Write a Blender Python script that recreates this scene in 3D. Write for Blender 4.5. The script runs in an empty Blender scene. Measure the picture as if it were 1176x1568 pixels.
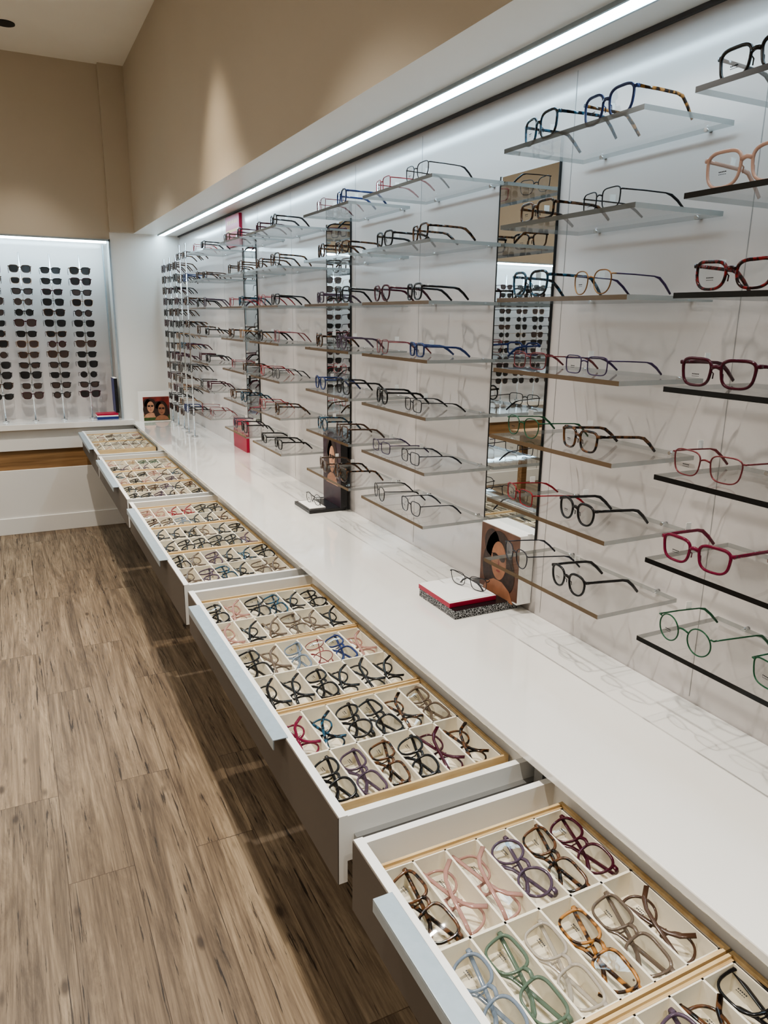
import bpy, math, random
from mathutils import Vector, Matrix
random.seed(11)
scene = bpy.context.scene
COL = scene.collection
H = 1.56      # camera height
# ------------------------------------------------------------------ materials
def new_mat(name):
    m = bpy.data.materials.new(name); m.use_nodes = True
    nt = m.node_tree
    return m, nt, nt.nodes['Principled BSDF'], nt.nodes['Material Output']
def srgb(r, g, b):
    f = lambda c: (c/255/12.92) if c/255 <= 0.04045 else ((c/255+0.055)/1.055)**2.4
    return (f(r), f(g), f(b), 1)
def simple(name, col, rough=0.5, metal=0.0, noise=0.0, nscale=8, coat=0.0, bump=0.0, spec=0.5):
    m, nt, p, o = new_mat(name)
    p.inputs['Base Color'].default_value = col
    p.inputs['Roughness'].default_value = rough
    p.inputs['Metallic'].default_value = metal
    p.inputs['Coat Weight'].default_value = coat
    p.inputs['Coat Roughness'].default_value = 0.03
    p.inputs['Specular IOR Level'].default_value = spec
    if noise > 0 or bump > 0:
        g = nt.nodes.new('ShaderNodeNewGeometry')
        n = nt.nodes.new('ShaderNodeTexNoise'); n.inputs['Scale'].default_value = nscale; n.inputs['Detail'].default_value = 4
        nt.links.new(g.outputs['Position'], n.inputs['Vector'])
        if noise > 0:
            r = nt.nodes.new('ShaderNodeValToRGB')
            r.color_ramp.elements[0].position = 0.3; r.color_ramp.elements[1].position = 0.7
            r.color_ramp.elements[0].color = tuple(c*(1-noise) for c in col[:3])+(1,)
            r.color_ramp.elements[1].color = tuple(min(1, c*(1+noise)) for c in col[:3])+(1,)
            nt.links.new(n.outputs['Fac'], r.inputs['Fac']); nt.links.new(r.outputs['Color'], p.inputs['Base Color'])
        if bump > 0:
            n2 = nt.nodes.new('ShaderNodeTexNoise'); n2.inputs['Scale'].default_value = 250
            nt.links.new(g.outputs['Position'], n2.inputs['Vector'])
            b = nt.nodes.new('ShaderNodeBump'); b.inputs['Strength'].default_value = bump; b.inputs['Distance'].default_value = 0.001
            nt.links.new(n2.outputs['Fac'], b.inputs['Height']); nt.links.new(b.outputs['Normal'], p.inputs['Normal'])
    return m
def emis(name, col, s):
    m, nt, p, o = new_mat(name)
    e = nt.nodes.new('ShaderNodeEmission'); e.inputs['Color'].default_value = col; e.inputs['Strength'].default_value = s
    nt.links.new(e.outputs[0], o.inputs['Surface']); return m
def clear(name, tint=(1, 1, 1, 1), base=0.04, rough=0.02, power=4.0, amt=0.6):
    # thin clear sheet: transparent with schlick-like grazing reflection (same on both sides)
    m, nt, p, o = new_mat(name)
    t = nt.nodes.new('ShaderNodeBsdfTransparent'); t.inputs['Color'].default_value = tint
    g = nt.nodes.new('ShaderNodeBsdfGlossy'); g.inputs['Roughness'].default_value = rough
    mx = nt.nodes.new('ShaderNodeMixShader')
    lw = nt.nodes.new('ShaderNodeLayerWeight'); lw.inputs['Blend'].default_value = 0.5
    pw = nt.nodes.new('ShaderNodeMath'); pw.operation = 'POWER'; pw.inputs[1].default_value = power
    ma = nt.nodes.new('ShaderNodeMath'); ma.operation = 'MULTIPLY_ADD'; ma.inputs[1].default_value = amt; ma.inputs[2].default_value = base; ma.use_clamp = True
    nt.links.new(lw.outputs['Facing'], pw.inputs[0]); nt.links.new(pw.outputs[0], ma.inputs[0]); nt.links.new(ma.outputs[0], mx.inputs[0])
    nt.links.new(t.outputs[0], mx.inputs[1]); nt.links.new(g.outputs[0], mx.inputs[2])
    nt.links.new(mx.outputs[0], o.inputs['Surface']); return m
def frame_clear(name, col, fac=0.5):
    m, nt, p, o = new_mat(name)
    p.inputs['Base Color'].default_value = col; p.inputs['Roughness'].default_value = 0.12
    t = nt.nodes.new('ShaderNodeBsdfTransparent'); t.inputs['Color'].default_value = tuple(0.5+0.5*c for c in col[:3])+(1,)
    mx = nt.nodes.new('ShaderNodeMixShader'); mx.inputs[0].default_value = fac
    nt.links.new(t.outputs[0], mx.inputs[1]); nt.links.new(p.outputs[0], mx.inputs[2]); nt.links.new(mx.outputs[0], o.inputs['Surface']); return m
def tortoise(name, c1, c2, sc=110):
    m, nt, p, o = new_mat(name)
    tc = nt.nodes.new('ShaderNodeTexCoord'); n = nt.nodes.new('ShaderNodeTexNoise'); n.inputs['Scale'].default_value = sc; n.inputs['Detail'].default_value = 1
    r = nt.nodes.new('ShaderNodeValToRGB'); r.color_ramp.elements[0].position = 0.45; r.color_ramp.elements[1].position = 0.6
    r.color_ramp.elements[0].color = c1; r.color_ramp.elements[1].color = c2
    nt.links.new(tc.outputs['Object'], n.inputs['Vector']); nt.links.new(n.outputs['Fac'], r.inputs['Fac']); nt.links.new(r.outputs['Color'], p.inputs['Base Color'])
    p.inputs['Roughness'].default_value = 0.15; return m

def wood_floor():
    m, nt, p, o = new_mat('vinyl_wood_planks'); N = nt.nodes; L = nt.links
    g = N.new('ShaderNodeNewGeometry'); s = N.new('ShaderNodeSeparateXYZ'); L.new(g.outputs['Position'], s.inputs[0])
    c = N.new('ShaderNodeCombineXYZ'); L.new(s.outputs['Y'], c.inputs['X']); L.new(s.outputs['X'], c.inputs['Y'])
    def brick(c1, c2, mortar):
        b = N.new('ShaderNodeTexBrick'); b.inputs['Scale'].default_value = 1.0
        b.inputs['Brick Width'].default_value = 1.2; b.inputs['Row Height'].default_value = 0.18
        b.inputs['Mortar Size'].default_value = 0.0012; b.inputs['Mortar Smooth'].default_value = 0.2; b.offset = 0.37
        b.inputs['Color1'].default_value = c1; b.inputs['Color2'].default_value = c2; b.inputs['Mortar'].default_value = mortar
        L.new(c.outputs[0], b.inputs['Vector']); return b
    b = brick((0, 0, 0, 1), (1, 1, 1, 1), (0.5, .5, .5, 1))
    cm = N.new('ShaderNodeVectorMath'); cm.operation = 'MULTIPLY_ADD'
    L.new(b.outputs['Color'], cm.inputs[0]); cm.inputs[1].default_value = (7, 3, 5); L.new(g.outputs['Position'], cm.inputs[2])
    def noise(scl, detail=6, rough=0.6, dist=0.0, sc=1):
        mp = N.new('ShaderNodeMapping'); mp.inputs['Scale'].default_value = scl; L.new(cm.outputs[0], mp.inputs['Vector'])
        n = N.new('ShaderNodeTexNoise'); n.inputs['Scale'].default_value = sc; n.inputs['Detail'].default_value = detail
        n.inputs['Roughness'].default_value = rough; n.inputs['Distortion'].default_value = dist
        L.new(mp.outputs[0], n.inputs['Vector']); return n
    def ramp(n, stops):
        r = N.new('ShaderNodeValToRGB'); e = r.color_ramp.elements
        e[0].position, e[0].color = stops[0]; e[1].position, e[1].color = stops[-1]
        for q in stops[1:-1]: x = e.new(q[0]); x.color = q[1]
        L.new(n, r.inputs['Fac']); return r
    def mul(a, b_, f):
        mx = N.new('ShaderNodeMix'); mx.data_type = 'RGBA'; mx.blend_type = 'MULTIPLY'; mx.inputs['Factor'].default_value = f
        L.new(a, mx.inputs['A']); L.new(b_, mx.inputs['B']); return mx.outputs['Result']
    W = (1, 1, 1, 1)
    n1 = noise((16, 1.2, 1), 12, 0.75, 0.9)
    r1 = ramp(n1.outputs['Fac'], [(.32, srgb(74, 61, 48)), (.5, srgb(120, 104, 85)), (.68, srgb(158, 141, 117))])
    nf = noise((190, 4, 1), 4, 0.6, 0.1)            # fine fibres
    rf = ramp(nf.outputs['Fac'], [(.35, (.5, .46, .42, 1)), (.6, W)])
    n2 = noise((95, 3.4, 1), 8, 0.7, 0.4)          # dark cracks
    r2 = ramp(n2.outputs['Fac'], [(.375, (0.10, 0.08, 0.065, 1)), (.41, W)])
    x = mul(r1.outputs[0], rf.outputs[0], .7); x = mul(x, r2.outputs[0], .9)
    mp = N.new('ShaderNodeMapping'); mp.inputs['Scale'].default_value = (9, 3.6, 1); L.new(cm.outputs[0], mp.inputs['Vector'])
    v = N.new('ShaderNodeTexVoronoi'); v.inputs['Scale'].default_value = 1; L.new(mp.outputs[0], v.inputs['Vector'])
    r3 = ramp(v.outputs['Distance'], [(.05, (.12, .08, .06, 1)), (.12, W)])
    x = mul(x, r3.outputs[0], .75)
    b2 = brick((0.84, 0.83, 0.82, 1), (1.06, 1.04, 1.0, 1), (0.35, 0.3, 0.25, 1))
    x = mul(x, b2.outputs['Color'], 1)
    L.new(x, p.inputs['Base Color'])
    p.inputs['Roughness'].default_value = 0.5
    bp = N.new('ShaderNodeBump'); bp.inputs['Strength'].default_value = 0.3; bp.inputs['Distance'].default_value = 0.002
    L.new(n2.outputs['Fac'], bp.inputs['Height']); L.new(bp.outputs['Normal'], p.inputs['Normal'])
    return m
def wood_light(name, c1, c2, scl=(8, 60, 60)):
    m, nt, p, o = new_mat(name); N = nt.nodes; L = nt.links
    g = N.new('ShaderNodeNewGeometry'); mp = N.new('ShaderNodeMapping'); mp.inputs['Scale'].default_value = scl
    n = N.new('ShaderNodeTexNoise'); n.inputs['Scale'].default_value = 1; n.inputs['Detail'].default_value = 5
    r = N.new('ShaderNodeValToRGB'); r.color_ramp.elements[0].position = .3; r.color_ramp.elements[1].position = .7
    r.color_ramp.elements[0].color = c1; r.color_ramp.elements[1].color = c2
    L.new(g.outputs['Position'], mp.inputs[0]); L.new(mp.outputs[0], n.inputs[0]); L.new(n.outputs['Fac'], r.inputs[0]); L.new(r.outputs[0], p.inputs['Base Color'])
    p.inputs['Roughness'].default_value = .45; return m

M = {}
M['floor'] = wood_floor()
M['brown'] = simple('taupe_wall_paint', srgb(194, 183, 165), 0.85, noise=0.02, nscale=2, bump=0.15)
M['ceil'] = simple('ceiling_paint', srgb(232, 226, 214), 0.9, noise=0.02, nscale=2, bump=0.1)
M['white'] = simple('white_laminate', srgb(232, 230, 225), 0.35, noise=0.015, nscale=4)
M['panel'] = simple('white_back_panel', srgb(204, 198, 195), 0.16, noise=0.01, nscale=3)
M['counter'] = simple('glossy_white_counter', srgb(236, 233, 227), 0.1, noise=0.01, nscale=3, coat=1.0)
M['dwhite'] = simple('drawer_white', srgb(232, 230, 225), 0.3, noise=0.01, nscale=5)
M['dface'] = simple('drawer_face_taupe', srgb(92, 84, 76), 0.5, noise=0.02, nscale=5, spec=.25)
M['alu'] = simple('brushed_aluminium', srgb(170, 180, 186), 0.38, 0.5, noise=0.05, nscale=60)
M['steel'] = simple('chrome_rod', srgb(205, 208, 210), 0.18, 1.0)
M['rail'] = simple('grey_slide_rail', srgb(150, 149, 146), 0.4, 0.4)
M['dark'] = simple('dark_gap', srgb(40, 38, 36), 0.7)
M['slot'] = simple('shadow_gap_grey', srgb(84, 84, 86), 0.7)
M['seam'] = simple('panel_seam', srgb(150, 148, 146), 0.5)
M['cream'] = simple('cream_felt_tray', srgb(228, 220, 202), 0.75, noise=0.02, nscale=80)
M['twood'] = wood_light('pine_tray_wood', srgb(186, 154, 108), srgb(216, 190, 146))
M['owood'] = wood_light('oak_veneer', srgb(120, 90, 60), srgb(160, 126, 88), (3, 40, 60))
M['led'] = emis('led_strip_cool', (0.62, 0.85, 1.0, 1), 23)
M['led2'] = emis('led_strip_niche', (0.62, 0.86, 1.0, 1), 38)
M['fillpanel'] = emis('added_fill_emit', (1.0, 0.96, 0.90, 1), 5.5)  # glow of the added fill panels
M['mirror'] = simple('mirror_silver', (0.82, 0.84, 0.84, 1), 0.01, 1.0)
M['acry'] = clear('acrylic_face', (0.96, 0.965, 0.965, 1), base=.03, power=5, amt=.6)
M['acryedge'] = frame_clear('acrylic_edge_floor_reflection', srgb(98, 82, 64), 0.92)  # brown floor reflection painted into the clear shelf edge
M['acrytop'] = frame_clear('acrylic_edge_grey', srgb(104, 108, 108), 0.85)
M['acrydark'] = simple('acrylic_edge_dark', srgb(26, 28, 30), 0.15)
M['acryend'] = frame_clear('acrylic_end', srgb(160, 162, 160), 0.65)
M['lens'] = clear('demo_lens', (0.96, 0.97, 0.97, 1), base=.03, power=4, amt=.5)
M['dlens'] = frame_clear('sunglass_lens', srgb(22, 22, 24), 0.93)
M['blens'] = frame_clear('brown_sunglass_lens', srgb(60, 42, 36), 0.88)
M['paper'] = simple('white_paper', srgb(240, 238, 234), 0.6)
M['ink'] = simple('black_ink', srgb(30, 30, 32), 0.5)
M['red'] = simple('red_card', srgb(160, 24, 56), 0.35)
M['gold'] = simple('gold_card', srgb(190, 150, 80), 0.35)
M['blue'] = simple('blue_card', srgb(28, 46, 110), 0.35)
M['blackp'] = simple('black_plinth', srgb(24, 24, 26), 0.25)
M['skin'] = simple('print_skin', srgb(150, 104, 78), 0.5, noise=.2, nscale=35)
M['skin2'] = simple('print_skin_light', srgb(182, 134, 106), 0.5, noise=.2, nscale=35)
M['hair'] = simple('print_hair', srgb(48, 30, 22), 0.5, noise=0.5, nscale=90)
M['lips'] = simple('print_lips', srgb(120, 52, 46), 0.5)
M['pbg'] = simple('print_background', srgb(96, 66, 52), 0.5, noise=0.3, nscale=30)
M['pbg2'] = simple('print_background_dark', srgb(54, 34, 42), 0.4, noise=0.3, nscale=25)
M['pbg3'] = simple('print_background_warm', srgb(128, 48, 40), 0.4, noise=0.5, nscale=18)
M['green'] = simple('print_green', srgb(60, 84, 40), 0.5, noise=0.3, nscale=50)
def pattern():
    m, nt, p, o = new_mat('black_white_pattern'); N = nt.nodes; L = nt.links
    g = N.new('ShaderNodeNewGeometry'); v = N.new('ShaderNodeTexVoronoi'); v.feature = 'DISTANCE_TO_EDGE'; v.inputs['Scale'].default_value = 150
    r = N.new('ShaderNodeValToRGB'); r.color_ramp.interpolation = 'CONSTANT'; r.color_ramp.elements[0].color = (.4, .4, .4, 1); r.color_ramp.elements[1].position = .06; r.color_ramp.elements[1].color = (.01, .01, .01, 1)
    L.new(g.outputs['Position'], v.inputs['Vector']); L.new(v.outputs['Distance'], r.inputs[0]); L.new(r.outputs[0], p.inputs['Base Color']); return m
M['pattern'] = pattern()

FR = {
 'black': simple('frame_black', (0.008, 0.008, 0.009, 1), 0.15),
 'navy': frame_clear('frame_navy', srgb(44, 58, 104), 0.85),
 'blue': frame_clear('frame_blue', srgb(132, 146, 162), 0.6),
 'red': simple('frame_red', srgb(120, 22, 34), 0.15),
 'burg': frame_clear('frame_burgundy', srgb(66, 18, 34), 0.94),
 'magenta': frame_clear('frame_magenta', srgb(112, 24, 54), 0.9),
 'purple': frame_clear('frame_purple', srgb(84, 68, 84), 0.8),
 'pink': frame_clear('frame_pink', srgb(178, 138, 128), 0.65),
 'clear': frame_clear('frame_crystal', srgb(184, 176, 164), 0.6),
 'peach': frame_clear('frame_peach', srgb(196, 162, 146), 0.7),
 'smoke': frame_clear('frame_smoke', srgb(106, 92, 80), 0.75),
 'brown': simple('frame_brown', srgb(74, 54, 42), 0.2),
 'green': frame_clear('frame_green', srgb(96, 114, 98), 0.75),
 'amber': tortoise('frame_amber_tortoise', srgb(46, 28, 14), srgb(166, 116, 62), 90),
 'tort': tortoise('frame_tortoise', srgb(16, 10, 8), srgb(92, 60, 36), 90),
 'rtort': tortoise('frame_red_tortoise', srgb(24, 6, 8), srgb(110, 26, 28), 120),
 'btort': tortoise('frame_blue_tortoise', srgb(8, 10, 16), srgb(40, 80, 102), 90),
 'goldm': simple('frame_gold_metal', srgb(150, 112, 76), 0.3, .9),
 'silverm': simple('frame_gunmetal', srgb(56, 58, 66), 0.3, .8),
 'rosem': simple('frame_rose_metal', srgb(124, 64, 68), 0.3, .6),
 'blackm': simple('frame_black_metal', (0.010, 0.010, 0.012, 1), 0.3, 0.3),
 'redm': simple('frame_red_metal', srgb(140, 22, 36), 0.3, .4),
 'greenm': simple('frame_green_metal', srgb(26, 82, 54), 0.3, .3),
 'purplem': simple('frame_purple_metal', srgb(66, 52, 84), 0.3, .4),
}
METAL = {'goldm', 'silverm', 'rosem', 'blackm', 'redm', 'greenm', 'purplem'}

# ------------------------------------------------------------------ mesh builder
class MB:
    def __init__(s): s.v = []; s.f = []; s.m = []; s.mats = []; s.smooth = []
    def mi(s, mat):
        if mat not in s.mats: s.mats.append(mat)
        return s.mats.index(mat)
    def face(s, pts, mat, smooth=False):
        b = len(s.v); s.v += [tuple(p) for p in pts]; s.f.append(tuple(range(b, b+len(pts)))); s.m.append(s.mi(mat)); s.smooth.append(smooth)
    def box(s, x0, x1, y0, y1, z0, z1, mat, fm=None):
        b = len(s.v)
        s.v += [(x0, y0, z0), (x1, y0, z0), (x1, y1, z0), (x0, y1, z0), (x0, y0, z1), (x1, y0, z1), (x1, y1, z1), (x0, y1, z1)]
        fs = {'-z': (3, 2, 1, 0), '+z': (4, 5, 6, 7), '-y': (0, 1, 5, 4), '+x': (1, 2, 6, 5), '+y': (2, 3, 7, 6), '-x': (3, 0, 4, 7)}
        for k, f in fs.items():
            s.f.append(tuple(b+i for i in f)); s.m.append(s.mi((fm or {}).get(k, mat))); s.smooth.append(False)
    def tube(s, path, sizes, mat, ref=(0, 0, 1), closed=False, n=8, pw=0.7, caps=True):
        P = [Vector(p) for p in path]; K = len(P); b = len(s.v); ref = Vector(ref); mi = s.mi(mat)
        for i, p in enumerate(P):
            if closed: t = P[(i+1) % K]-P[i-1]
            else: t = P[min(i+1, K-1)]-P[max(i-1, 0)]
            t.normalize(); u = t.cross(ref)
            if u.length < 1e-4: u = t.cross(Vector((1, 0, 0.01)))
            u.normalize(); w = u.cross(t)
            sz = sizes[i] if isinstance(sizes, list) else sizes
            for k in range(n):
                a = 2*math.pi*(k+.5)/n; ca, sa = math.cos(a), math.sin(a)
                cx = math.copysign(abs(ca)**pw, ca); sx = math.copysign(abs(sa)**pw, sa)
                s.v.append(tuple(p+u*(cx*sz[0]/2)+w*(sx*sz[1]/2)))
        R = K if closed else K-1
        for i in range(R):
            for k in range(n):
                a = b+i*n+k; c = b+i*n+(k+1) % n; d = b+((i+1) % K)*n+(k+1) % n; e = b+((i+1) % K)*n+k
                s.f.append((a, c, d, e)); s.m.append(mi); s.smooth.append(True)
        if not closed and caps:
            s.f.append(tuple(b+k for k in range(n))[::-1]); s.m.append(mi); s.smooth.append(False)
            s.f.append(tuple(b+(K-1)*n+k for k in range(n))); s.m.append(mi); s.smooth.append(False)
    def cyl(s, x, y, z0, z1, r, mat, n=16):
        s.tube([(x, y, z0), (x, y, z1)], (2*r, 2*r), mat, ref=(0, 1, 0), n=n, pw=1.0)
    def ell(s, c, u, v, ru, rv, mat, n=24, a0=0, a1=2*math.pi):
        c = Vector(c); u = Vector(u); v = Vector(v)
        s.face([c+u*(ru*math.cos(a0+(a1-a0)*i/n))+v*(rv*math.sin(a0+(a1-a0)*i/n)) for i in range(n)], mat)
    def mesh(s, name):
        me = bpy.data.meshes.new(name); me.from_pydata(s.v, [], s.f)
        for m in s.mats: me.materials.append(m)
        me.polygons.foreach_set('material_index', s.m); me.polygons.foreach_set('use_smooth', s.smooth)
        me.update(); return me
    def obj(s, name, parent=None, bevel=0):
        o = bpy.data.objects.new(name, s.mesh(name)); COL.objects.link(o)
        if parent: o.parent = parent
        if bevel:
            md = o.modifiers.new('bevel', 'BEVEL'); md.width = bevel; md.segments = 2; md.limit_method = 'ANGLE'
        return o
def empty(name, loc=(0, 0, 0)):
    e = bpy.data.objects.new(name, None); e.location = loc; e.empty_display_size = .05; COL.objects.link(e); return e

# ------------------------------------------------------------------ spectacles
STY = {  # a, b, n, taper, lift
 'round': (.0235, .0225, 2.0, 0, 0), 'rect': (.0265, .0175, 4.0, .04, .02), 'square': (.0262, .0205, 3.2, .12, .06),
 'cat': (.0270, .0200, 2.8, .10, .2), 'panto': (.0242, .0218, 2.4, .14, .03), 'over': (.0290, .0245, 2.9, .10, .08)}
_cache = {}
def glasses_mesh(style, colr, mode='open', sun=None, tag=False, temple=None):
    key = (style, colr, mode, sun, tag, temple)
    if key in _cache: return _cache[key]
    a, b, n, tp, lift = STY[style]; fm = FR[colr]; tm = FR[temple] if temple else fm
    thin = colr in METAL
    if thin: rt, rd = (.0023, .0024) if mode == 'open' else (.0019, .0020)
    elif mode == 'open': rt, rd = .0044, .0046
    else: rt, rd = .0036, .0040
    mb = MB(); K = 32; zc = b+rt/2+(0.002 if mode == 'open' else 0)
    xc = a+(.0095 if not thin else .0105)
    yf = lambda x: 1.1*x*x
    for sgn in (-1, 1):
        out = []
        for i in range(K):
            t = 2*math.pi*i/K; c, s_ = math.cos(t), math.sin(t)
            x = a*math.copysign(abs(c)**(2/n), c); z = b*math.copysign(abs(s_)**(2/n), s_)
            x *= 1+tp*z/b
            z += lift*b*max(0, x/a)**1.5*(1 if z > 0 else .35)
            X = sgn*(xc+x); out.append(Vector((X, yf(X), zc+z)))
        szs = [(rt*(1+(.25*max(0, (p.z-zc)/b) if not thin else 0)), rd) for p in out]
        mb.tube(out, szs, fm, ref=(0, 1, 0), closed=True)
        lm = M['lens'] if not sun else M[sun]
        cc = Vector((sgn*xc, yf(xc), zc)); base = len(mb.v); mb.v.append(tuple(cc)); mb.v += [tuple(p) for p in out]; mi = mb.mi(lm)
        for i in range(K):
            mb.f.append((base, base+1+i, base+1+(i+1) % K)); mb.m.append(mi); mb.smooth.append(True)
        nx = sgn*(.0075)
        mb.tube([(nx, .001, zc+.002), (nx*1.1, .006, zc-.001), (nx*1.25, .0065, zc-.009)], [(.001, .001), (.0022, .002), (.0022, .001)], fm if not thin else M['lens'], n=6)
    zb = zc+b*.35; bx = xc-a*(1+tp*.35)+.001
    pts = [(-bx, yf(bx), zb), (-bx*.45, -.0008, zb+.0022), (0, -.0012, zb+.003), (bx*.45, -.0008, zb+.0022), (bx, yf(bx), zb)]
    mb.tube(pts, (rd, rt*1.5 if not thin else rt*1.3), fm, ref=(0, 0, 1))
    if style == 'over' and thin:
        mb.tube([(p[0]*1.6, p[1], p[2]+b*.45) for p in pts], (rd, rt), fm, ref=(0, 0, 1))
    zh = zc+b*(.62+lift*.8); xh = xc+a*(1+tp*.5)+.004
    for sgn in (-1, 1):
        xi = sgn*(xh-.006); xo = sgn*xh; y0 = yf(xh)
        tw = (.0018, .0026) if thin else (.0028, .0058)
        tip = (.0034, .0050) if thin else (.0034, .0072)
        mb.tube([(xi, yf(xh-.006), zh), (xo, y0, zh), (xo, y0+.006, zh)], (rd*.9, .0028 if thin else .0068), fm, n=8)
        if mode == 'open':
            xe = xo*1.02; dr = zh-.003
            path = [(xo, y0+.005, zh), (xo*1.02, y0+.045, zh-.001), (xe, y0+.09, zh-.003), (xe*.99, y0+.103, zh-.006), (xe*.97, y0+.118, zh-.0015-dr*.45), (xe*.94, y0+.134, zh-dr*.95)]
            mb.tube(path, [tw, tw, tw, tip, tip, (tip[0], tip[1]*.8)], tm)
            if tag and sgn == -1:
                mb.box(xe*1.02-.0008, xe*1.02+.0002, y0+.060, y0+.073, zh-.003, zh+.013, M['paper'])
                mb.box(xe*1.02-.0013, xe*1.02-.0008, y0+.063, y0+.070, zh+.001, zh+.008, M['ink'])
        else:
            yo = .013 if sgn < 0 else .021
            path = [(xo, y0+.004, zh), (xo*.97, y0+.5*yo, zh), (xo*.86, yo, zh-.001), (xo*.1, yo, zh-.011), (-xo*.3, yo, zh-.018), (-xo*.5, yo, zh-.026), (-xo*.70, yo, zh-.042)]
            mb.tube(path, [tw, tw, tw, tw, tw, tip, tip], tm, ref=(0, 0, 1))
    if not sun:
        for r in range(2):
            for k in range(5):
                x = -xc-.007+k*.0028; z = zc-.004-r*.003
                mb.box(x, x+.0018, yf(x)-.0009, yf(x)-.0006, z, z+(.0016 if r == 0 else .0008), M['ink'])
    _cache[key] = mb.mesh('spectacles_%s_%s_%s' % (style, colr, mode)); return _cache[key]
def place(me, name, mat4, parent=None):
    o = bpy.data.objects.new(name, me); COL.objects.link(o)
    if parent:
        o.parent = parent
        o.matrix_parent_inverse = Matrix.Translation(parent.location).inverted()
    o.matrix_basis = mat4; return o

# ------------------------------------------------------------------ room shell
XW = 1.225; YF = 5.89; ZC = 3.2; XL = -3.4; YB = -2.4; ZS = 2.13; XB = 0.90
mb = MB(); mb.box(XL, XW+.1, YB, YF+.35, -.05, 0, M['floor']); mb.obj('floor')
mb = MB(); mb.box(XL, XW+.1, YB, YF+.35, ZC, ZC+.05, M['ceil']); mb.obj('ceiling')
mb = MB()
mb.box(XW, XW+.1, YB, YF, 0, ZS, M['panel'])
mb.obj('wall_right')
mb = MB()
for k in range(-1, 5):
    for off in (.683, 1.19):
        y = .295+1.225*k+off
        if y < 4.75: mb.box(XW-.0006, XW, y-.0008, y+.0008, .79, ZS-.02, M['seam'])
mb.box(XW-.010, XW, YB, YF, ZS-.008, ZS, M['slot'])
mb.obj('trim_wall_panel')
mb = MB()
mb.box(XB, XW+.1, YB, YF, ZS, ZC, M['brown'], {'-z': M['white']})
mb.obj('wall_bulkhead')
NB = 6.14; NX = .735; NT = 2.08; NZ = .80
mb = MB()
mb.box(XL, NX, YF, NB+.1, NT, ZC, M['brown'], {'-z': M['white']})
mb.box(NX, .90, YF-.045, NB+.1, ZS, ZC, M['brown'])
mb.box(NX, .90, YF, NB+.1, NT, ZS, M['white'])
mb.box(.90, XW+.1, YF, NB+.1, 0, ZC, M['white'])
mb.box(NX, .90, YF, NB+.1, 0, NT, M['white'])
mb.box(XL, NX, NB, NB+.1, 0, NT, M['panel'])
mb.box(XL, NX, YF, NB, 0, NZ-.04, M['white'])
mb.obj('wall_far')
mb = MB(); mb.box(XL-.1, XL, YB, YF+.35, 0, ZC, M['brown']); mb.obj('wall_left')
mb = MB(); mb.box(XL-.1, XW+.1, YB-.1, YB, 0, ZC, M['brown']); mb.obj('wall_back')
mb = MB()
mb.box(NX-.012, NX, YF-.012, YF+.01, NZ, NT, M['alu']); mb.box(XL, NX, YF-.012, YF+.01, NT-.012, NT, M['alu'])
mb.box(NX-.030, NX-.022, NB-.02, NB, NZ, NT-.02, M['alu'])
mb.obj('trim_niche')
ZL = ZS-.0005
mb = MB(); mb.box(1.07, 1.11, YB, YF-.03, ZL-.006, ZL, M['led'], {'-x': M['alu'], '+x': M['alu']})
mb.box(1.064, 1.07, YB, YF-.03, ZL-.009, ZL, M['alu']); mb.box(1.11, 1.116, YB, YF-.03, ZL-.009, ZL, M['alu']); mb.obj('led_strip_light')
mb = MB(); mb.box(XL+.05, NX-.02, YF+.03, YF+.055, NT-.022, NT-.004, M['led2']); mb.obj('led_strip_light')
mb = MB()
mb.box(XL, .80, 5.80, YF, NZ-.04, NZ, M['counter'])
mb.box(XL, NX, YF, NB, NZ-.04, NZ, M['counter'])
mb.box(XL, .80, 5.83, YF, .61, NZ-.04, M['white'])
mb.box(XL, .80, 5.845, YF, .47, .61, M['owood'])
mb.box(XL, .80, 5.83, YF, .10, .47, M['white'])
mb.box(XL, .80, 5.82, YF, 0, .12, M['white'])
for x in (-2.2, -1.2, -.2):
    mb.box(x, x+.004, 5.828, 5.831, .12, .47, M['dark'])
mb.obj('wall_display_cabinet', bevel=.002)

# ------------------------------------------------------------------ counter with drawer carcass
ZT = .78; CX = .79
mb = MB()
mb.box(CX, XW-.001, YB+.1, 5.79, ZT-.018, ZT, M['counter'])
mb.box(.805, XW-.001, 5.79, YF-.001, ZT-.018, ZT, M['counter'])
mb.obj('display_countertop', bevel=.0025)
mb = MB()
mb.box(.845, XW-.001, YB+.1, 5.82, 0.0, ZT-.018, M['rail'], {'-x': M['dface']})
PIT = 1.24; D0 = -.245-PIT; DL = 1.18
for k in range(-1, 5):
    y = D0+PIT*(k+1)-.03
    mb.box(CX+.03, .845, y-.012, y+.012, .55, ZT-.018, M['rail'])
mb.obj('drawer_cabinet_carcass')

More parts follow.
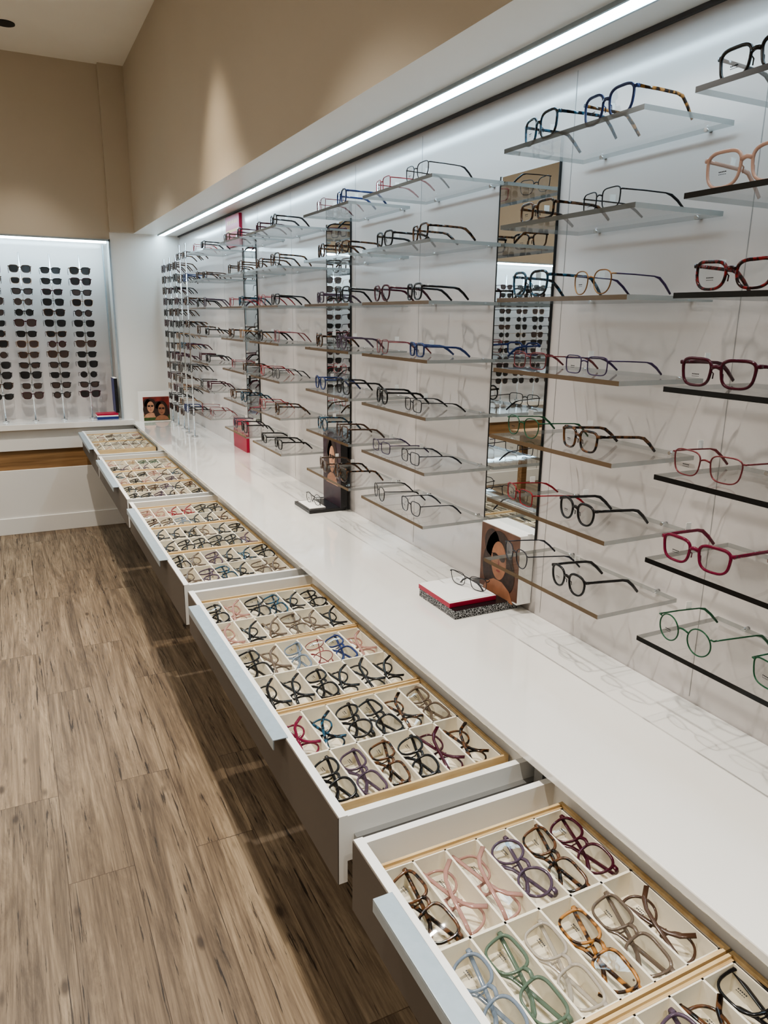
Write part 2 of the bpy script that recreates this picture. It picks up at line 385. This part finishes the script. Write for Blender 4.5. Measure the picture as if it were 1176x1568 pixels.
def drawer(y0, y1, name='display_drawer', colours=None, nt=3):
    e = empty(name, (.42, (y0+y1)/2, .7)); inv = Matrix.Translation(e.location).inverted()
    zt = .74; x0 = .42; x1 = .835
    mb = MB()
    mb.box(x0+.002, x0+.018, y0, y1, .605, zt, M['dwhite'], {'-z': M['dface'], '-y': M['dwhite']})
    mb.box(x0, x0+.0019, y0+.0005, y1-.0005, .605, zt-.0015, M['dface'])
    mb.box(x0+.018, x1, y0, y0+.014, .655, zt-.002, M['dwhite'])
    mb.box(x0+.018, x1, y1-.014, y1, .655, zt-.002, M['dwhite'])
    mb.box(x1-.012, x1, y0+.014, y1-.014, .655, zt-.006, M['dwhite'])
    mb.box(x0+.018, x1, y0, y1, .648, .655, M['dwhite'])
    for yy in (y0-.012, y1):
        mb.box(x0+.03, x1+.008, yy, yy+.012, .675, .70, M['rail'])
    o = mb.obj('drawer_box'); o.parent = e; o.matrix_parent_inverse = inv
    yc = (y0+y1)/2+.07 if y1-y0 > 1.0 else (y0+y1)/2; hl = .39 if y1-y0 > 1 else .3
    mb = MB()
    mb.box(x0-.026, x0+.006, yc-hl, yc+hl, zt, zt+.003, M['alu'])
    mb.box(x0-.026, x0-.023, yc-hl, yc+hl, zt-.02, zt, M['alu'])
    o = mb.obj('aluminium_pull', bevel=.001); o.parent = e; o.matrix_parent_inverse = inv
    tl = .36; ty = y1-.048
    cells = []
    for t in range(nt):
        ya = ty-tl*(t+1)+.002; yb = ty-tl*t-.002
        if ya < y0+.014: break
        mb = MB(); tx0 = .4395; tx1 = .812; zf = .672; zd = .716
        mb.box(tx0, tx1, ya, yb, zf-.012, zf, M['cream'])
        for (p, q) in ((ya, ya+.005), (yb-.005, yb)):
            mb.box(tx0, tx1, p, q, zf, zd+.006, M['twood'])
        for (p, q) in ((ya+.005, ya+.009), (yb-.009, yb-.005)):
            mb.box(tx0, tx1-.007, p, q, zf, zd+.001, M['twood'])
        mb.box(tx1-.006, tx1, ya+.005, yb-.005, zf, zd+.006, M['twood'])
        cw = (tx1-.010-tx0)/6; ym = (ya+yb)/2
        for c in range(7):
            x = tx0+cw*c
            mb.box(x-.0018 if c else x, x+.0018, ya+.009, yb-.009, zf, zd, M['cream'])
        mb.box(tx0, tx1-.007, ym-.0022, ym+.0022, zf, zd, M['cream'])
        mb.box(tx1-.010, tx1-.006, ya+.009, yb-.009, zf, zd, M['cream'])
        for (p, q) in ((ya+.009, ya+.0115), (yb-.0115, yb-.009)): mb.box(tx0, tx1-.007, p, q, zf, zd, M['cream'])
        o = mb.obj('tray', bevel=0); o.parent = e; o.matrix_parent_inverse = inv
        for row, yy in enumerate(((ym+yb)/2-.003, (ya+ym)/2+.003)):
            for c in range(6):
                cells.append((t, row, c, tx0+cw*(c+.5), yy, zf))
    for (t, row, c, x, y, z) in cells:
        st = random.choice(['round', 'square', 'cat', 'panto', 'over', 'round', 'panto', 'square'])
        cl = colours(t, row, c)
        if cl is None: continue
        me = glasses_mesh(st, cl, 'fold')
        flip = random.random() < .5
        Lx = Vector((0, -1, 0)); Ly = Vector((0, 0, -1)) if not flip else Vector((0, 0, 1)); Lz = Lx.cross(Ly)
        R = Matrix((Lx, Ly, Lz)).transposed().to_4x4()
        tilt = Matrix.Rotation(math.radians(-random.uniform(8, 20)), 4, 'Y'); yaw = Matrix.Rotation(math.radians(random.uniform(-7, 7)), 4, 'Z')
        hz = .040 if not flip else .020
        mat = Matrix.Translation((x, y+random.uniform(-.004, .004), z+hz)) @ yaw @ tilt @ R @ Matrix.Scale(1.12, 4) @ Matrix.Translation((0, 0, -.022))
        place(me, 'eyeglasses_in_tray', mat, e)
    return e
def c_from(rows, default):
    def f(t, r, c):
        k = t*2+r
        if k < len(rows): return rows[k][c]
        return random.choice(default)
    return f
mixd = ['black', 'black', 'tort', 'burg', 'purple', 'clear', 'brown', 'smoke', 'blackm', 'pink']
darks = ['black', 'black', 'black', 'tort', 'black', 'black', 'purple', 'burg', 'btort', 'black']
d1 = c_from([['tort', 'pink', 'pink', 'purple', 'tort', 'burg'], ['blue', 'green', 'clear', 'amber', 'smoke', 'brown'],
             ['peach', 'clear', 'clear', 'purple', 'tort', 'black']], mixd)
d2 = c_from([['black', 'pink', 'black', 'btort', 'black', 'black'], ['pink', 'black', 'smoke', 'smoke', 'smoke', 'black'],
             ['black', 'smoke', 'blue', 'rosem', 'navy', 'pink'], ['black', 'black', 'black', 'black', 'black', 'black'],
             ['magenta', 'btort', 'black', 'black', 'tort', 'smoke'], ['black', 'purple', 'tort', 'black', 'burg', 'tort']], darks)
d3 = c_from([['pink', 'pink', 'red', 'red', 'black', 'black'], ['brown', 'smoke', 'blue', 'black', 'black', 'tort']], darks+['smoke'])
d4 = c_from([['pink', 'clear', 'goldm', 'green', 'green', 'clear']], ['black', 'tort', 'brown', 'purple', 'pink', 'black', 'black', 'btort'])
d5 = c_from([], ['clear', 'goldm', 'clear', 'rosem', 'silverm', 'smoke', 'peach'])
for k, cf in enumerate([d1, d1, d2, d3, d4, d5]):
    y0 = D0+PIT*k
    if k == 0: continue
    y1 = min(y0+DL, 5.75)
    drawer(y0, y1, colours=cf, nt=3 if k < 5 else 2)

# ------------------------------------------------------------------ mirrors, shelves with eyewear
Ms = [.295+1.225*k for k in range(-1, 4)]
for m0 in Ms:
    mb = MB(); y0, y1 = m0, m0+.24
    mb.box(XW-.006, XW-.001, y0, y1, .99, 1.925, M['mirror'], {'-y': M['alu'], '+y': M['alu'], '+z': M['alu'], '-z': M['alu'], '+x': M['alu']})
    mb.box(XW-.0075, XW-.0005, y0-.002, y0, .988, 1.927, M['dark']); mb.box(XW-.0075, XW-.0005, y1, y1+.002, .988, 1.927, M['dark'])
    mb.obj('wall_mirror_panel')
zs = [.995+.153*i for i in range(7)]
SX0 = .995
units = []
for m0 in Ms:
    units.append((m0+.215+.002, m0+.63)); units.append((m0+.735, m0+1.135))
units = [u for u in units if u[1] < 4.86 and u[1] > -.3]
i0 = [i for i, u in enumerate(units) if abs(u[0]-.512) < .02][0]
def shelf_unit(ya, yb, idx):
    e = empty('acrylic_display_shelf', (XW, (ya+yb)/2, 1.4)); inv = Matrix.Translation(e.location).inverted()
    for i, z in enumerate(zs):
        mb = MB()
        ed = M['acrydark'] if idx <= i0 else (M['acrytop'] if i >= 5 else M['acryedge'])  # edge tone varies by shelf, imitating reflections in clear acrylic
        mb.box(SX0, XW-.012, ya, yb, z-.009, z, M['acry'], {'-x': ed, '-y': M['acryend'], '+y': M['acryend'], '+x': M['acryend']})
        for y in (ya+.06, yb-.06):
            mb.tube([(XW, y, z-.0045), (XW-.016, y, z-.0045)], (.008, .008), M['steel'], ref=(0, 0, 1), n=12, pw=1)
        o = mb.obj('shelf_board'); o.parent = e; o.matrix_parent_inverse = inv
pal = {
 1: [(('round', 'greenm'), ('square', 'greenm')), (('square', 'magenta'), ('over', 'pink')), (('square', 'rosem'), ('rect', 'clear')), (('square', 'burg'), ('cat', 'tort')),
     (('cat', 'rtort'), ('over', 'burg')), (('over', 'peach'), ('round', 'clear')), (('square', 'black'), ('cat', 'tort'))],
 2: [(('panto', 'silverm'), ('panto', 'black')), (('rect', 'redm'), ('panto', 'black')), (('panto', 'greenm'), ('square', 'tort')), (('rect', 'rosem'), ('rect', 'purplem')),
     (('over', 'btort'), ('panto', 'goldm')), (('rect', 'tort'), ('rect', 'blackm')), (('over', 'btort'), ('over', 'navy'))],
 3: [(('panto', 'blackm'), ('square', 'silverm')), (('rect', 'purplem'), ('rect', 'silverm')), (('round', 'black'), ('rect', 'blackm')), (('square', 'rosem'), ('rect', 'navy')),
     (('panto', 'burg'), ('square', 'black')), (('square', 'black'), ('square', 'tort')), (('rect', 'redm'), ('cat', 'blackm'))],
}
stl = list(STY); cols = ['black', 'tort', 'blackm', 'black', 'burg', 'goldm', 'btort', 'black', 'brown', 'purple', 'rosem', 'tort', 'black', 'blackm', 'tort', 'redm', 'navy']
for ui, (ya, yb) in enumerate(units):
    shelf_unit(ya, yb, ui)
    for si, z in enumerate(zs):
        spots = [(yb-.080, 0), (ya+.130, 1)]
        for (y, w) in spots:
            col = ui-i0+1
            if col in pal: st, c = pal[col][si][w]
            else: st, c = random.choice(stl), random.choice(cols)
            tm = None
            if col == 2 and si == 6: tm = 'amber' if w else 'btort'
            if col == 2 and si == 4 and w: tm = 'purplem'
            me = glasses_mesh(st, c, 'open', None, True, tm)
            th = math.radians(-90-random.uniform(2, 12)+(6 if col == 1 else 0))
            R = Matrix.Rotation(th, 4, 'Z')
            sc = 1.06 if col == 1 else 1.0
            mat = Matrix.Translation((SX0+.030+random.uniform(-.006, .006), y+random.uniform(-.006, .006), z+.0005)) @ R @ Matrix.Scale(sc, 4)
            place(me, 'eyeglasses', mat)

# ------------------------------------------------------------------ sunglasses rods
def rod(x, y, z0, z1, facing, sun=True, n=13, pitch=.075, ztop=None):
    e = empty('sunglasses_rod_display' if sun else 'eyeglasses_rod_display', (x, y, z0)); inv = Matrix.Translation(e.location).inverted()
    z0 += .001
    mb = MB(); mb.cyl(x, y, z0, z1, .005, M['steel']); mb.cyl(x, y, z0, z0+.006, .022, M['steel'], 24)
    R = Matrix.Rotation(math.radians(0 if facing == '-y' else -90), 4, 'Z')
    f = R @ Vector((0, -1, 0))
    zt = (ztop or z1-.07); L = []
    for i in range(n):
        z = zt-pitch*i
        if z < z0+.06: break
        p = Vector((x, y, z)); a = p+f*.012
        mb.tube([p, a+Vector((0, 0, -.004)), a], (.004, .004), M['steel'], ref=(0, 0, 1), n=6)
        L.append(z)
    o = mb.obj('rod', e); o.matrix_parent_inverse = inv
    for z in L:
        st = random.choice(['over', 'square', 'cat', 'over', 'round'])
        if sun: c = random.choice(['black', 'black', 'black', 'tort', 'blackm', 'brown', 'burg', 'goldm']); s = random.choice(['dlens', 'dlens', 'dlens', 'blens'])
        else: c = random.choice(cols); s = None
        me = glasses_mesh(st, c, 'open', s)
        mat = Matrix.Translation(Vector((x, y, z-.026))+f*.012) @ R
        place(me, 'sunglasses' if sun else 'eyeglasses_on_rod', mat, e)
for k in range(-12, 4):
    rod(.134+.195*(k-1), 5.975, NZ, 1.97, '-y', ztop=1.86, n=13, pitch=.073)
for y in (5.3, 5.5, 5.7): rod(1.07, y, ZT, 1.95, '-x', n=14, pitch=.075)
for y in (4.93, 5.11): rod(1.06, y, ZT, 2.0, '-x', sun=False, n=8, pitch=.14, ztop=1.93)

# ------------------------------------------------------------------ counter props
def face_print(mb, o, u, v, w, h, nrm, sk, glasses=True):
    """flat printed portrait: o=centre, u,v in-plane axes"""
    O = Vector(o); U = Vector(u); V = Vector(v); Nn = Vector(nrm)
    mb.ell(O+Nn*.0006+V*h*.04, U, V, w*.36, h*.42, M['hair'])
    mb.ell(O+Nn*.0006+V*h*.25-U*w*.2, U, V, w*.2, h*.2, M['hair']); mb.ell(O+Nn*.0007-V*h*.12+U*w*.26, U, V, w*.16, h*.25, M['hair'])
    mb.ell(O+Nn*.0005-V*h*.1-U*w*.28, U, V, w*.15, h*.28, M['hair'])
    mb.face([O+Nn*.0008+U*a*w+V*b*h for a, b in ((-.42, -.5), (.42, -.5), (.3, -.34), (.11, -.26), (-.11, -.26), (-.3, -.34))], sk)
    mb.ell(O+Nn*.0011+V*h*.03, U, V, w*.2, h*.28, sk)
    mb.ell(O+Nn*.0013-V*h*.12, U, V, w*.055, h*.016, M['lips'])
    mb.face([O+Nn*.0013+U*a*w+V*b*h for a, b in ((.0, .06), (.012, .05), (.024, -.035), (-.012, -.045))], M['lips'])
    if glasses:
        for s in (-1, 1): mb.ell(O+Nn*.0016+U*s*w*.09+V*h*.08, U, V, w*.075, h*.048, M['hair'])
        mb.face([O+Nn*.0016+U*a*w+V*b*h for a, b in ((-.19, .10), (.19, .10), (.19, .11), (-.19, .11))], M['ink'])
mb = MB()
mb.box(1.0, 1.205, 1.56, 1.755, ZT, ZT+.024, M['pattern'], {'+z': M['blackp']})
mb.box(.998, 1.15, 1.585, 1.757, ZT+.024, ZT+.038, M['red'], {'+z': M['paper']})
mb.box(1.002, 1.148, 1.59, 1.755, ZT+.038, ZT+.040, M['paper'])
pl = mb.obj('layered_display_plinth', bevel=.001)
place(glasses_mesh('square', 'blackm', 'fold'), 'eyeglasses', Matrix.Translation((1.105, 1.66, ZT+.0405)) @ Matrix.Rotation(math.radians(-72), 4, 'Z') @ Matrix.Rotation(math.radians(8), 4, 'X'), pl)
mb = MB()
mb.box(1.2065, 1.2245, 1.515, 1.735, ZT, .815, M['paper'])
mb.box(1.2065, 1.2245, 1.515, 1.735, .815, 1.0, M['paper'])
mb.box(1.205, 1.2065, 1.515, 1.735, ZT+.001, .999, M['pbg'])
mb2 = MB()
bx = MB()
bx.box(1.176, 1.222, 1.525, 1.705, ZT+.0245, 1.0, M['paper'])
bx.box(1.1745, 1.176, 1.525, 1.705, ZT+.03, .998, M['pbg'])
face_print(bx, (1.1743, 1.615, .90), (0, -1, 0), (0, 0, 1), .18, .20, (-1, 0, 0), M['skin'])
o = bx.obj('portrait_box'); o.parent = pl
mb = MB()
mb.box(1.04, 1.20, 2.75, 2.93, ZT, ZT+.014, M['blackp'])
mb.box(1.05, 1.12, 2.77, 2.91, ZT+.014, ZT+.018, M['paper'])
bt = mb.obj('black_display_tray', bevel=.001)
place(glasses_mesh('round', 'blackm', 'fold'), 'eyeglasses', Matrix.Translation((1.09, 2.84, ZT+.018)) @ Matrix.Rotation(math.radians(-80), 4, 'Z'), bt)
mb = MB()
mb.box(1.175, 1.205, 2.74, 2.93, ZT+.0145, 1.10, M['blackp'], {'-x': M['pbg2']})
face_print(mb, (1.1745, 2.83, .98), (0, -1, 0), (0, 0, 1), .15, .2, (-1, 0, 0), M['skin2'])
mb.obj('portrait_display_card')
for (z0, z1) in ((ZT, .965), (1.945, 2.11)):
    mb = MB(); mb.box(1.207, 1.2245, 4.22, 4.50, z0, z1, M['red'])
    mb.box(1.2065, 1.207, 4.23, 4.49, (z0+z1)/2-.006, (z0+z1)/2+.008, M['gold'])
    for k in range(6): mb.box(1.2062, 1.207, 4.26+k*.035, 4.28+k*.035, z0+.12, z0+.14, M['gold'])
    mb.obj('red_sign_block', bevel=.001)
mb = MB()
mb.box(.84, 1.07, 5.80, 5.815, ZT, 1.005, M['paper'])
mb.box(.872, 1.065, 5.7985, 5.80, ZT+.006, .965, M['pbg3'])
mb.box(.872, 1.065, 5.7982, 5.7985, ZT+.006, ZT+.05, M['green'])
face_print(mb, (.925, 5.798, .885), (1, 0, 0), (0, 0, 1), .13, .15, (0, -1, 0), M['skin2'])
face_print(mb, (1.005, 5.7965, .865), (1, 0, 0), (0, 0, 1), .13, .15, (0, -1, 0), M['skin'])
mb.obj('portrait_poster')
mb = MB()
mb.box(.55, .70, 5.88, 6.0, NZ, NZ+.02, M['blue']); mb.box(.55, .70, 5.88, 6.0, NZ+.02, NZ+.03, M['paper']); mb.box(.55, .70, 5.88, 6.0, NZ+.03, NZ+.042, M['red'])
mb.box(.69, .715, 5.92, 6.08, NZ+.042, NZ+.3, M['paper'], {'-x': M['blue'], '-y': M['blackp']})
mb.obj('stacked_display_books', bevel=.001)

# ------------------------------------------------------------------ furniture seen in the mirrors
mb = MB()
mb.box(-1.9, -.95, 3.2, 4.6, .72, .75, M['owood'])
for x in (-1.85, -1.05):
    for y in (3.25, 4.5): mb.box(x, x+.05, y, y+.05, 0, .72, M['owood'])
mb.box(-1.83, -1.02, 3.28, 4.5, .64, .72, M['owood'])
mb.obj('wooden_table', bevel=.003)
mb = MB()
mb.box(-1.35, -.93, 2.45, 2.87, .43, .46, M['owood'])
for x in (-1.35, -.97):
    mb.box(x, x+.04, 2.45, 2.49, 0, .9, M['owood']); mb.box(x, x+.04, 2.83, 2.87, 0, .43, M['owood'])
for z in (.58, .7, .82): mb.box(-1.31, -.97, 2.46, 2.48, z, z+.05, M['owood'])
mb.obj('wooden_chair', bevel=.003)

# ------------------------------------------------------------------ ceiling lights
def downlight(x, y, power, ang=75, blend=.5, col=(1, .94, .86), tx=0, ty=0, r=.035):
    mb = MB(); n = 24
    mb.tube([(x, y, ZC-.006), (x, y, ZC)], (.11, .11), M['dark'], ref=(0, 1, 0), n=n, pw=1)
    o = mb.obj('downlight')
    l = bpy.data.lights.new('downlight_lamp', 'SPOT'); l.energy = power; l.spot_size = math.radians(ang); l.spot_blend = blend; l.color = col; l.shadow_soft_size = r
    lo = bpy.data.objects.new('lamp', l); COL.objects.link(lo); lo.location = (x, y, ZC-.03)
    d = Vector((tx, ty, -1)).normalized(); lo.rotation_euler = d.to_track_quat('-Z', 'Y').to_euler()
    lo.parent = o
for y in (-.9, .5, 1.9, 3.3, 4.7): downlight(.10, y, 150, 84, .6, r=.022)
downlight(.56, 3.42, 95, 60, .8, col=(1, .86, .68), r=.03)
downlight(.18, 5.37, 30, 70, .5, r=.03)
for y in (.2, 2.4, 4.5): downlight(-1.6, y, 130, 100, .7)
for y in (0, 3.0):  # added panels out of view, general fill for the room
    mb = MB(); mb.box(-2.7, -1.5, y+.6, y+1.8, ZC-.02, ZC, M['white'], {'-z': M['fillpanel']}); mb.obj('added_fill_panel')

# ------------------------------------------------------------------ world
w = bpy.data.worlds.new('shop_world'); scene.world = w; w.use_nodes = True
w.node_tree.nodes['Background'].inputs['Color'].default_value = (.8, .86, 1, 1)
w.node_tree.nodes['Background'].inputs['Strength'].default_value = .3

# ------------------------------------------------------------------ camera
F = 1130.0
Yd = Vector((-583, 304, F)).normalized()
up = Vector((.013, 1, 0)); c = (up.x*Yd.x+up.y*Yd.y)/Yd.z; up.z = -c; Zd = up.normalized()
Xd = Vector((Zd.y*Yd.z-Zd.z*Yd.y, Zd.z*Yd.x-Zd.x*Yd.z, Zd.x*Yd.y-Zd.y*Yd.x))
right = Vector((Xd.x, Yd.x, Zd.x)); upc = Vector((Xd.y, Yd.y, Zd.y)); fwd = Vector((Xd.z, Yd.z, Zd.z))
cam = bpy.data.cameras.new('camera'); co = bpy.data.objects.new('camera', cam); COL.objects.link(co)
mt = Matrix((right, upc, -fwd)).transposed().to_4x4(); mt.translation = (0, 0, H); co.matrix_world = mt
cam.sensor_fit = 'VERTICAL'; cam.sensor_height = 36; cam.lens = F/1568*36; cam.clip_start = .02
scene.camera = co
scene.view_settings.view_transform = 'AgX'
try: scene.view_settings.look = 'AgX - Medium High Contrast'
except Exception: pass
scene.view_settings.exposure = 0.12
print('objs', len(bpy.data.objects))
